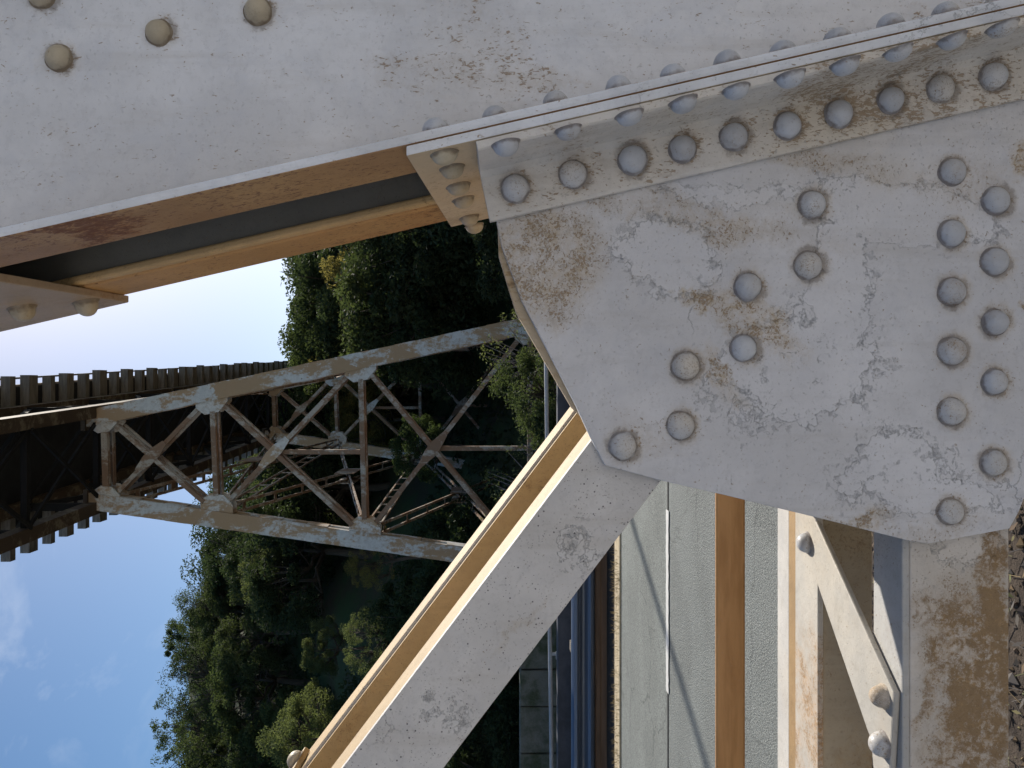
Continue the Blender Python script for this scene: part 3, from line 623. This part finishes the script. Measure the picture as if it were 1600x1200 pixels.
jc = sheet('road_seam', -60, 60, 4.125, 4.14, .004, simple('seam_tar', (.05,.05,.05), .9)); tag(jc, kind='structure')
concr = paint('kerb_concrete', base=(.60,.57,.52), speck=.2, peel=.1, tan=.1, warm=.4, scale=.4)
k1 = MB(); k1.box(-40, 40, 3.90, 4.07, -.05, .10); o = k1.build('near_kerb', concr, bevel=.01); tag(o, kind='structure')
k2 = MB(); k2.box(-40, 40, 9.76, 10.17, -.05, .028); o = k2.build('far_kerb', simple('dusty_kerb', (.50,.41,.27), .9, .3, 7), bevel=.015); tag(o, kind='structure')
# rust brown guard rail in front of the near lane
t = NT('weathering_steel'); v = t.mapping(scale=(1.2, 8, 8)); n_ = t.noise(3, 6, .6, .2, v)
col = t.mix(t.rng(n_, .35, .7), (.62,.33,.13), (.48,.24,.085)); col = t.mix(t.mul(t.rng(t.noise(60, 4, .7), .6, .7), .3), col, (.45,.3,.2))
M['corten'] = t.fin(col, .42, t.bump(t.noise(40, 4), .002, .3), .25, .5)
GR = empty('guard_rail', (-1.4, 4.3, 0)); tag(GR, 'smooth rust-brown steel guard rail running along the near edge of the asphalt road', 'guard rail')
RY = 2.9; zt_, zb_ = at(1119, 1000, RY).z, at(1165, 1000, RY).z
mb = MB(); prof = [(RY+.006,zb_),(RY,zb_+.006),(RY-.003,(zb_+zt_)/2),(RY-.002,zt_-.012),(RY,zt_-.003),(RY+.006,zt_),(RY+.02,zt_-.002),(RY+.022,zb_)]
mb.prism([(-30, a, b) for a, b in prof], (60,0,0)); o = mb.build('rail_beam', M['corten'], GR, .004)
for k in range(-5, 6):
    x = .1 + 2.1*k
    mb = MB(); mb.box(x-.04, x+.04, RY+.024, RY+.10, -.1, zt_-.02); mb.build('post', M['corten'], GR, .004)
# crash barrier on the far edge
t = NT('galvanised'); v = t.mapping(scale=(.35, 6, 22)); n_ = t.noise(1.6, 6, .6, .8, v)
col = t.mix(t.rng(n_, .35, .7), (.16,.19,.24), (.10,.13,.18)); col = t.mix(t.mul(t.rng(t.noise(1.1, 5, .6, 1.2, t.mapping(scale=(.5,4,14))), .62, .72), .6), col, (.34,.24,.16))  # blue tone and brown streaks hold sky and ridge reflections in the colour
M['galv'] = t.fin(col, .38, t.bump(n_, .02, .25), .55, .5)
CB = empty('crash_barrier', (-3, 11.2, 0)); tag(CB, 'blue-grey corrugated steel crash barrier with rusty lower board along the far road edge', 'crash barrier')
def zz(x, Y): return at(x, 1000, Y).z
zA, zB = zz(893, 11.2), zz(931, 11.2)
hh = zA - zB
prof = [(11.240, zA), (11.210, zA-.01), (11.170, zA-hh*.10), (11.160, zA-hh*.22), (11.180, zA-hh*.34), (11.230, zA-hh*.46), (11.230, zA-hh*.54), (11.180, zA-hh*.66), (11.160, zA-hh*.78), (11.170, zA-hh*.90), (11.210, zB+.01), (11.240, zB)]
mb = MB(); mb.prism([(-30, a, b) for a, b in prof] + [(-30, 11.250, zB), (-30, 11.250, zA)], (60,0,0)); mb.build('corrugated_beam', M['galv'], CB)
mb = MB(); mb.box(-30, 30, 11.270, 11.320, -.05, zB+.02); mb.box(-30, 30, 11.240, 11.269, zB-.07, zB-.015)
mb.build('lower_board', simple('rusty_board', (.20,.13,.085), .8, .4, 4, vecscale=(.3,3,3)), CB, .004)
for k in range(-8, 9):
    x = -1.9 + 2.0*k; mb = MB(); mb.box(x-.07, x+.07, 11.330, 11.480, -.1, zA+.0); mb.build('post', M['tie'], CB)
# low concrete wall behind and a pipe railing on it
LW = MB(); zt3 = zz(871, 12.1); LW.box(-30, 30, 12.1, 12.32, -1.2, zt3)
o = LW.build('roadside_wall', simple('dark_concrete', (.09,.095,.11), .9, .4, 2.5), bevel=.02, origin=(0, 12.2, 0)); tag(o, 'low dark concrete wall behind the blue-grey crash barrier', 'wall')
PR = empty('pipe_railing', (-3, 12.7, 0)); tag(PR, 'thin grey pipe railing standing beyond the low dark concrete wall', 'railing')
pm_ = simple('pipe_grey', (.42,.43,.44), .5, .2, 6)
pa, pb = at(853, 545, 12.7), at(862, 1200, 12.7); dd = (pb-pa).normalized()
mb = MB(); mb.tube([pa - dd*20, pb + dd*20], .035, 10); mb.build('top_pipe', pm_, PR, smooth=True)
for k in range(-8, 9):
    x = -4.47 + 2.4*k; z = pa.z + (x-pa.x)/dd.x*dd.z; mb = MB(); mb.tube([(x, 12.7, -1), (x, 12.7, z)], .03, 8); mb.box(x-.06, x+.06, 12.6, 12.66, z-.2, z-.09); mb.build('post', pm_, PR)
# broken stone wall in the shade beyond
SW = empty('stone_wall', (-8, 17, -2)); tag(SW, 'low mossy block wall half hidden in deep shade beyond the pipe railing', 'wall')
bm_ = simple('mossy_block', (.20,.19,.16), .95, .5, 2.5, (.06,.075,.035), .8, .03)
for r_ in range(4):
    x = -10.5 + (r_ % 2)*.5
    while x < -5.0:
        w = random.uniform(.8, 1.3); mb = MB(); mb.box(x, x+w-.03, 17+random.uniform(-.04,.04), 17.5, -2.3+r_*.85, -2.3+r_*.85+.82); mb.build('block', bm_, SW, .03); x += w
# near ground litter: stones, dead leaves, twigs
lt = MB()
for k in range(13000):
    x = random.uniform(-3.2, 1.2); y = random.uniform(1.7, 3.85)
    if random.random() < .65:
        r_ = random.uniform(.003, .011)*(1 if random.random() < .93 else 2); c = Vector((x, y, -.03 + r_*.3)); vs = []
        for q in ((1,0,0),(0,1,0),(-1,0,0),(0,-1,0),(0,0,.8),(0,0,-.8)): vs.append(c + Vector(q)*r_*random.uniform(.7,1.3) + Vector((random.uniform(-1,1), random.uniform(-1,1), 0))*r_*.25)
        lt.add(vs, [(0,1,4),(1,2,4),(2,3,4),(3,0,4),(1,0,5),(2,1,5),(3,2,5),(0,3,5)])
    elif random.random() < .5:
        a = random.random()*6.28; l_ = random.uniform(.03, .11); d = Vector((math.cos(a), math.sin(a), random.uniform(-.1,.45)))*l_; c = Vector((x, y, -.022)); lt.beam(c, c+d, .0022, .0022, (0,0,1) if abs(d.z) < l_*.9 else (1,0,0))
    else:
        a = random.random()*6.28; l_ = random.uniform(.012, .03); u_ = Vector((math.cos(a), math.sin(a), random.uniform(-.3,.6)))*l_; v_ = Vector((-math.sin(a), math.cos(a), random.uniform(-.3,.5)))*l_*.35; c = Vector((x, y, -.018+random.random()*.012)); lt.add([c-u_, c-v_, c+u_, c+v_], [(0,1,2,3)])
t = NT('litter'); rn = t.n('ShaderNodeNewGeometry').outputs['Random Per Island']
cr2 = t.n('ShaderNodeValToRGB'); e = cr2.color_ramp.elements; e[0].color = (.06,.052,.045,1); e[1].color = (.25,.21,.15,1)
for ps, c in ((.3, (.11,.10,.095,1)), (.55, (.09,.06,.04,1)), (.8, (.25,.18,.10,1)), (.93, (.12,.14,.05,1))):
    q = cr2.color_ramp.elements.new(ps); q.color = c
t.l(rn, cr2.inputs[0]); o = lt.build('gravel', t.fin(cr2.outputs[0], .9)); tag(o, 'loose dark gravel, twigs and dead leaves under the strut', 'gravel', kind='stuff')
# dry grass along the far kerb
gg = MB()
for k in range(3500):
    x = random.uniform(-9, 6); y = random.choice((9.77, 10.15, 9.95)) + random.uniform(-.03, .04)
    if noise.noise(Vector((x*1.3, 0, 0))) + random.random()*.6 < .25: continue
    a = Vector((x, y, .025)); b = a + Vector((random.uniform(-.05,.05), random.uniform(-.05,.03), random.uniform(.02,.09))); gg.add([a-Vector((.003,0,0)), a+Vector((.003,0,0)), b], [(0,1,2)])
o = gg.build('dry_grass', simple('straw', (.45,.36,.19), .9)); tag(o, 'short dry straw-coloured weeds along the far kerb', 'grass', kind='stuff')

# ---------------------------------------------------------------- vegetation
def leafmat(name, c1, c2, trans=.35):
    t = NT(name); gi = t.n('ShaderNodeNewGeometry'); ri = gi.outputs['Random Per Island']; oi = t.n('ShaderNodeObjectInfo').outputs['Random']
    n = t.noise(.55, 4, .6)
    col = t.mix(ri, c1, c2); col = t.mix(t.mul(t.rng(n, .4, .65), .5), col, tuple(k*.55 for k in c1))
    col = t.mix(t.mul(oi, .35), col, tuple((a*1.1, a, a*.6)[i] for i, a in enumerate((c2[1]*.8, c2[1]*.8, c2[1]*.8))))
    t.fin(col, .75, None, 0, .12)
    tr = t.n('ShaderNodeBsdfTranslucent'); br = t.mix(.5, col, (c2[0]*1.6, c2[1]*1.5, c2[2]*.6)); t.l(br, tr.inputs[0])
    ms = t.n('ShaderNodeMixShader'); ms.inputs[0].default_value = trans; t.l(t.b.outputs[0], ms.inputs[1]); t.l(tr.outputs[0], ms.inputs[2]); t.l(ms.outputs[0], t.out.inputs[0])
    return t.m
LM = {'dark': leafmat('oak_leaves', (.030,.052,.026), (.056,.086,.044), .32), 'mid': leafmat('bay_leaves', (.038,.062,.028), (.074,.108,.048), .40),
      'pale': leafmat('pale_leaves', (.075,.11,.050), (.13,.165,.075), .45), 'yellow': leafmat('sunlit_yellow_leaves', (.13,.125,.045), (.21,.185,.07), .55)}  # yellow set brightened in colour to stand in for sunlight on those crowns
bark = simple('bark', (.10,.08,.06), .95, .4, 4, None, .8, .03, vecscale=(3,3,.6))
twigm = simple('pale_bark', (.24,.20,.18), .95, .3, 4)
def tree_meshes(seed, H=9.0, Wd=4.0, nclump=46, nleaf=150, ls=.17, sparse=1.0, lo=.25, clr=.85):
    rd = random.Random(seed); tk = MB(); cw = MB(); tips = []
    base = Vector((0,0,-1.0)); top = Vector((rd.uniform(-.5,.5), rd.uniform(-.5,.5), H*.42))
    tk.tube([base, base.lerp(top,.5)+Vector((rd.uniform(-.2,.2),rd.uniform(-.2,.2),0)), top], [.30*H/9, .24*H/9, .17*H/9], 8)
    cents = []
    for k in range(nclump):
        th = rd.random()*2*math.pi; ph = math.acos(rd.uniform(-.55, 1)); rr = rd.uniform(.55, 1.0)**.6
        lump = 1 + .38*noise.noise(Vector((math.cos(th)*1.3+seed*3.1, math.sin(th)*1.3, math.cos(ph)*1.3)))
        c = Vector((math.sin(ph)*math.cos(th)*Wd*rr*lump, math.sin(ph)*math.sin(th)*Wd*rr*lump, H*.60 + math.cos(ph)*H*.40*rr*lump))
        if c.z < H*lo*.6: c.z = H*lo*rd.uniform(.6, 1)
        cents.append(c)
    mains = []
    for k in range(7):
        e = rd.choice(cents)*.62; e.z = max(e.z, H*.35) + rd.uniform(-.2,.5); mid_ = top.lerp(e,.5) + Vector((rd.uniform(-.4,.4), rd.uniform(-.4,.4), rd.uniform(-.1,.5)))
        tk.tube([top*.9, mid_, e], [.14*H/9, .10*H/9, .06*H/9], 6); mains += [mid_, e]
    for c in cents:
        s_ = min(mains, key=lambda q: (q-c).length); m2 = s_.lerp(c,.5) + Vector((rd.uniform(-.3,.3), rd.uniform(-.3,.3), rd.uniform(-.3,.2)))
        tk.tube([s_, m2, c], [.05*H/9, .035*H/9, .012*H/9], 5)
    for c in cents:
        cr_ = rd.uniform(.45, 1.25)*clr*Wd/4
        fl_ = rd.uniform(.55, .9)
        for k in range(int(nleaf*sparse*rd.uniform(.6,1.3))):
            d = Vector((rd.gauss(0,1), rd.gauss(0,1), rd.gauss(0,1))).normalized()*(rd.random()**.45)*cr_; d.z *= fl_
            p = c + d; l_ = ls*rd.uniform(.6, 1.4)
            u_ = Vector((rd.gauss(0,1), rd.gauss(0,1), rd.gauss(0,1))).normalized(); w_ = u_.cross(Vector((rd.gauss(0,1), rd.gauss(0,1), rd.gauss(0,1)))).normalized()
            cw.add([p-u_*l_, p-w_*l_*.42, p+u_*l_, p+w_*l_*.42], [(0,1,2,3)])
    def me(mb, nm):
        m_ = bpy.data.meshes.new(nm); m_.from_pydata(mb.v, [], mb.f); return m_
    a, b = me(tk, 'trunk'), me(cw, 'crown')
    for p in a.polygons: p.use_smooth = True
    return a, b
protos = {'oak': [tree_meshes(s, 9, 4.0, 70, 330, .095) for s in (1,2,3)], 'bushy': [tree_meshes(s, 7, 3.4, 70, 330, .085, lo=.02, clr=.9) for s in (11,12,13)],
          'open': [tree_meshes(s, 10, 4.2, 80, 130, .085, clr=.75) for s in (21,22)], 'bare': [tree_meshes(s, 6, 2.4, 40, 22, .07, clr=.8) for s in (31,)]}
def with_mat(me, mat, cache={}):
    k = (me.name, mat.name)
    if k not in cache:
        c = me.copy(); c.materials.clear(); c.materials.append(mat); cache[k] = c
    return cache[k]
def tree(name, kind, lm, X, Y, H, label, group=None, cat='tree', wx=1.0, z=None):
    tm, cm_ = random.choice(protos[kind]); ref = {'oak': 9, 'bushy': 7, 'open': 10, 'bare': 6}[kind]
    e = empty(name, (X, Y, (hgt(X, Y) if z is None else z) - .2)); s_ = H*.91/ref; e.scale = (s_*wx, s_*wx, s_); e.rotation_euler.z = random.random()*6.28
    for nm, me, mt in (('trunk', tm, bark if kind != 'bare' else twigm), ('crown', cm_, lm)):
        o = bpy.data.objects.new(nm, with_mat(me, mt)); COL.objects.link(o); o.parent = e
    tag(e, label, cat, group); return e
def hill_xy(xp, yp, Y):           # photo column yp -> X at distance Y
    return (600-yp)/FPX*Y
def top_h(xp, X, Y): return 1.6 + (775-xp)/FPX*Y - hgt(X, Y)
G1 = 'trees on the wooded hillside'
# skyline trees: (photo y, photo x of top, distance, kind, leaf, label)
sky_tr = [
 (1215, 232, 46, 'oak', 'mid', 'dark oak on the skyline nearest the bottom left corner of the photo'),
 (1140, 222, 52, 'open', 'mid', 'highest skyline tree with thin see-through crown and visible limbs'),
 (1060, 238, 50, 'open', 'dark', 'skyline oak with sky showing through its lower limbs'),
 (1000, 246, 54, 'oak', 'mid', 'round-topped skyline oak beside the see-through one'),
 (940, 262, 50, 'open', 'mid', 'loose-crowned skyline tree below the thin cloud'),
 (880, 318, 52, 'oak', 'dark', 'dark skyline tree right beside the left tower leg'),
 (830, 330, 50, 'oak', 'dark', 'skyline tree seen behind the left tower leg'),
 (770, 345, 55, 'oak', 'mid', 'hill tree seen through the topmost gap of the far tower'),
 (715, 372, 58, 'oak', 'mid', 'green tree crown behind the ladder-like struts of the far tower'),
 (660, 420, 46, 'oak', 'mid', 'bright leafy tree behind the middle panel of the far tower'),
 (600, 480, 40, 'bushy', 'yellow', 'yellow-green sunlit tree inside the far tower panel'),
 (560, 495, 60, 'oak', 'mid', 'small treetop at the far end of the deck'),
 (500, 462, 52, 'oak', 'mid', 'tall round dark tree against the bright sky right of the deck'),
 (455, 500, 44, 'bushy', 'yellow', 'yellow-leaved tree just right of the tall round dark tree'),
 (410, 488, 42, 'oak', 'dark', 'dark tree tucked under the lower edge of the near bridge leg'),
 (340, 470, 48, 'oak', 'dark', 'dark tree hidden mostly behind the near bridge leg'),
 (270, 480, 50, 'oak', 'mid', None), (180, 470, 52, 'oak', 'dark', None), (80, 480, 50, 'oak', 'mid', None), (1290, 240, 50, 'oak', 'dark', None), (1380, 230, 52, 'oak', 'mid', None)]
for yp, xp, Y, kd, lf, lab in sky_tr:
    X = hill_xy(xp, yp, Y); H = max(5.5, min(15, top_h(xp, X, Y)))
    nm = {'oak': 'oak_tree', 'open': 'oak_tree', 'bushy': 'bushy_tree'}[kd]
    tree(nm, kd, LM[lf], X, Y, H, lab or 'dark green oak in the body of the hillside wood', G1 if lab else 'dark oaks within the wood', wx=random.uniform(.75, 1.0))
# body of the wood: rows nearer and lower
rows = [(58, 290, 11), (50, 300, 11), (44, 340, 10), (38, 400, 10), (33, 470, 10), (29, 560, 9), (26, 640, 8), (24.5, 720, 8)]
for ri_, (Y, xt, n) in enumerate(rows):
    for k in range(n+2):
        yp = 1260 - (1000/(n))*k + random.uniform(-35, 35)
        if 850 < yp < 1090 and 32 <= Y <= 40: continue        # the open grassy slope
        Yt = Y + random.uniform(-2, 2); X = hill_xy(0, yp, Yt)
        if Yt < 38 and abs(X - (-1.5)) < 4.2 and Yt > 19: Yt = 38.5 + random.uniform(0, 2) if ri_ < 3 else Yt; X = hill_xy(0, yp, Yt)
        if ri_ >= 3 and -6.5 < X < 3.2: continue
        xtt = xt + (60 if yp < 700 else 0) + random.uniform(-40, 40)
        H = max(3.5, min(9, top_h(xtt, X, Yt)))
        kd = 'bushy' if ri_ > 1 or random.random() < .4 else 'oak'; lf = random.choice(['dark','dark','dark','mid','mid'])
        lab = ('dark green bushy tree lower on the shaded slope' if kd == 'bushy' else 'dark green oak in the body of the hillside wood')
        tree('bushy_tree' if kd == 'bushy' else 'oak_tree', kd, LM[lf], X, Yt, H, lab, 'dark bushy trees on the lower slope' if kd == 'bushy' else 'dark oaks within the wood', wx=random.uniform(.9, 1.25))
for yp, xp, Y, H, lf, lab in ((655, 505, 38.6, 5.5, 'yellow', 'sunlit yellow-green tree seen in the middle panel of the far tower'), (590, 500, 39.5, 5.0, 'yellow', 'yellow-green tree just behind the lowest visible tie ends'), (715, 365, 44, 7, 'pale', 'pale hazy green tree behind the left leg of the far tower'),
    (445, 500, 33.5, 6.5, 'yellow', 'ochre-leaved tree below the tall round dark tree'), (700, 600, 30.5, 3.6, 'mid', 'glossy green tree behind the crossed struts of the far tower')):
    X = hill_xy(xp, yp, Y); tree('bushy_tree', 'bushy', LM[lf], X, Y, H, lab, z=1.6+(775-xp)/FPX*Y - H + .3, wx=.8)
# wall of growth between and behind the tower's feet
for X, Y, H, lf in ((-5.5,43,7.5,'mid'),(-2,44,6.5,'mid'),(1.5,43,6.5,'dark'),(5,40,9,'dark'),(8.5,38,9,'dark'),(-9,40,7.5,'dark'),(3.6,31,8,'dark'),(6.5,29,8.5,'dark'),(9.5,27,9,'dark'),(5.2,24.5,5.5,'dark'),(7.8,23,6.5,'dark'),(12,30,11,'dark')):
    tree('bushy_tree', 'bushy', LM[lf], X, Y, H, 'dense dark bushy tree rising behind the far tower', 'dense growth behind the far tower', wx=1.2)
for yp, xp, Y, H, lf, kd, nm, lab, cat in ((905, 372, 39, 3.6, 'pale', 'bushy', 'bushy_tree', 'small pale green sunlit tree standing out on the dark wooded hill', 'tree'),
    (1010, 468, 33, 2.6, 'pale', 'bushy', 'shrub', 'light green shrub below the open grassy slope', 'shrub'),
    (1000, 520, 28, 3.2, 'pale', 'open', 'bushy_tree', 'greyish pale-leaved small tree close above the diagonal brace', 'tree'),
    (1150, 410, 30, 4.2, 'pale', 'bushy', 'bushy_tree', 'grey-green bush cluster at the bottom edge left of the brace end', 'bush'),
    (870, 530, 26, 2.8, 'yellow', 'open', 'shrub', 'thin yellow-green shrub just below the left tower leg', 'shrub'),
    (620, 760, 15.5, 2.6, 'mid', 'bushy', 'shrub', 'green shrub low behind the pipe railing beside the gusset plate', 'shrub')):
    X = hill_xy(xp, yp, Y); tree(nm, kd, LM[lf], X, Y, H, lab, cat=cat, z=1.6+(775-xp)/FPX*Y - H + .2)
for yp, xp, Y, H, lab in ((760, 735, 16.5, 3.0, 'leafless greyish shrub in dark shade above the diagonal brace'), (560, 560+170, 16.8, 2.8, 'leafless pinkish twiggy shrub near the right tower leg gusset')):
    X = hill_xy(xp, yp, Y); tree('bare_shrub', 'bare', LM['pale'], X, Y, H, lab, cat='shrub', z=1.6+(775-xp)/FPX*Y - H*.9)
# undergrowth: one mass of leaves over the slope
ug = MB(); rd = random.Random(5)
for k in range(7500):
    Y = 14.5 + 62*rd.random()**1.1; xx = rd.uniform(-.72, .62); X = xx*Y
    yp = 600 - 1200*xx
    if 880 < yp < 1090 and 34 < Y < 42: continue
    if noise.noise(Vector((X*.25, Y*.25, 3))) < -.18: continue
    c = Vector((X, Y, hgt(X, Y))); cr_ = rd.uniform(.4, 1.0)
    for j in range(11):
        d = Vector((rd.gauss(0,1), rd.gauss(0,1), abs(rd.gauss(0,.8)))).normalized()*cr_*rd.random()**.4; p = c + d; l_ = rd.uniform(.08,.2)
        u_ = Vector((rd.gauss(0,1), rd.gauss(0,1), rd.gauss(0,1))).normalized(); w_ = u_.cross(Vector((rd.gauss(0,1), rd.gauss(0,1), .1))).normalized()
        ug.add([p-u_*l_, p-w_*l_*.5, p+u_*l_, p+w_*l_*.5], [(0,1,2,3)])
me = bpy.data.meshes.new('undergrowth'); me.from_pydata(ug.v, [], ug.f); me.materials.append(LM['dark'])
o = lnk(bpy.data.objects.new('undergrowth', me)); tag(o, 'dark green undergrowth covering the shaded slope', 'undergrowth', kind='stuff')
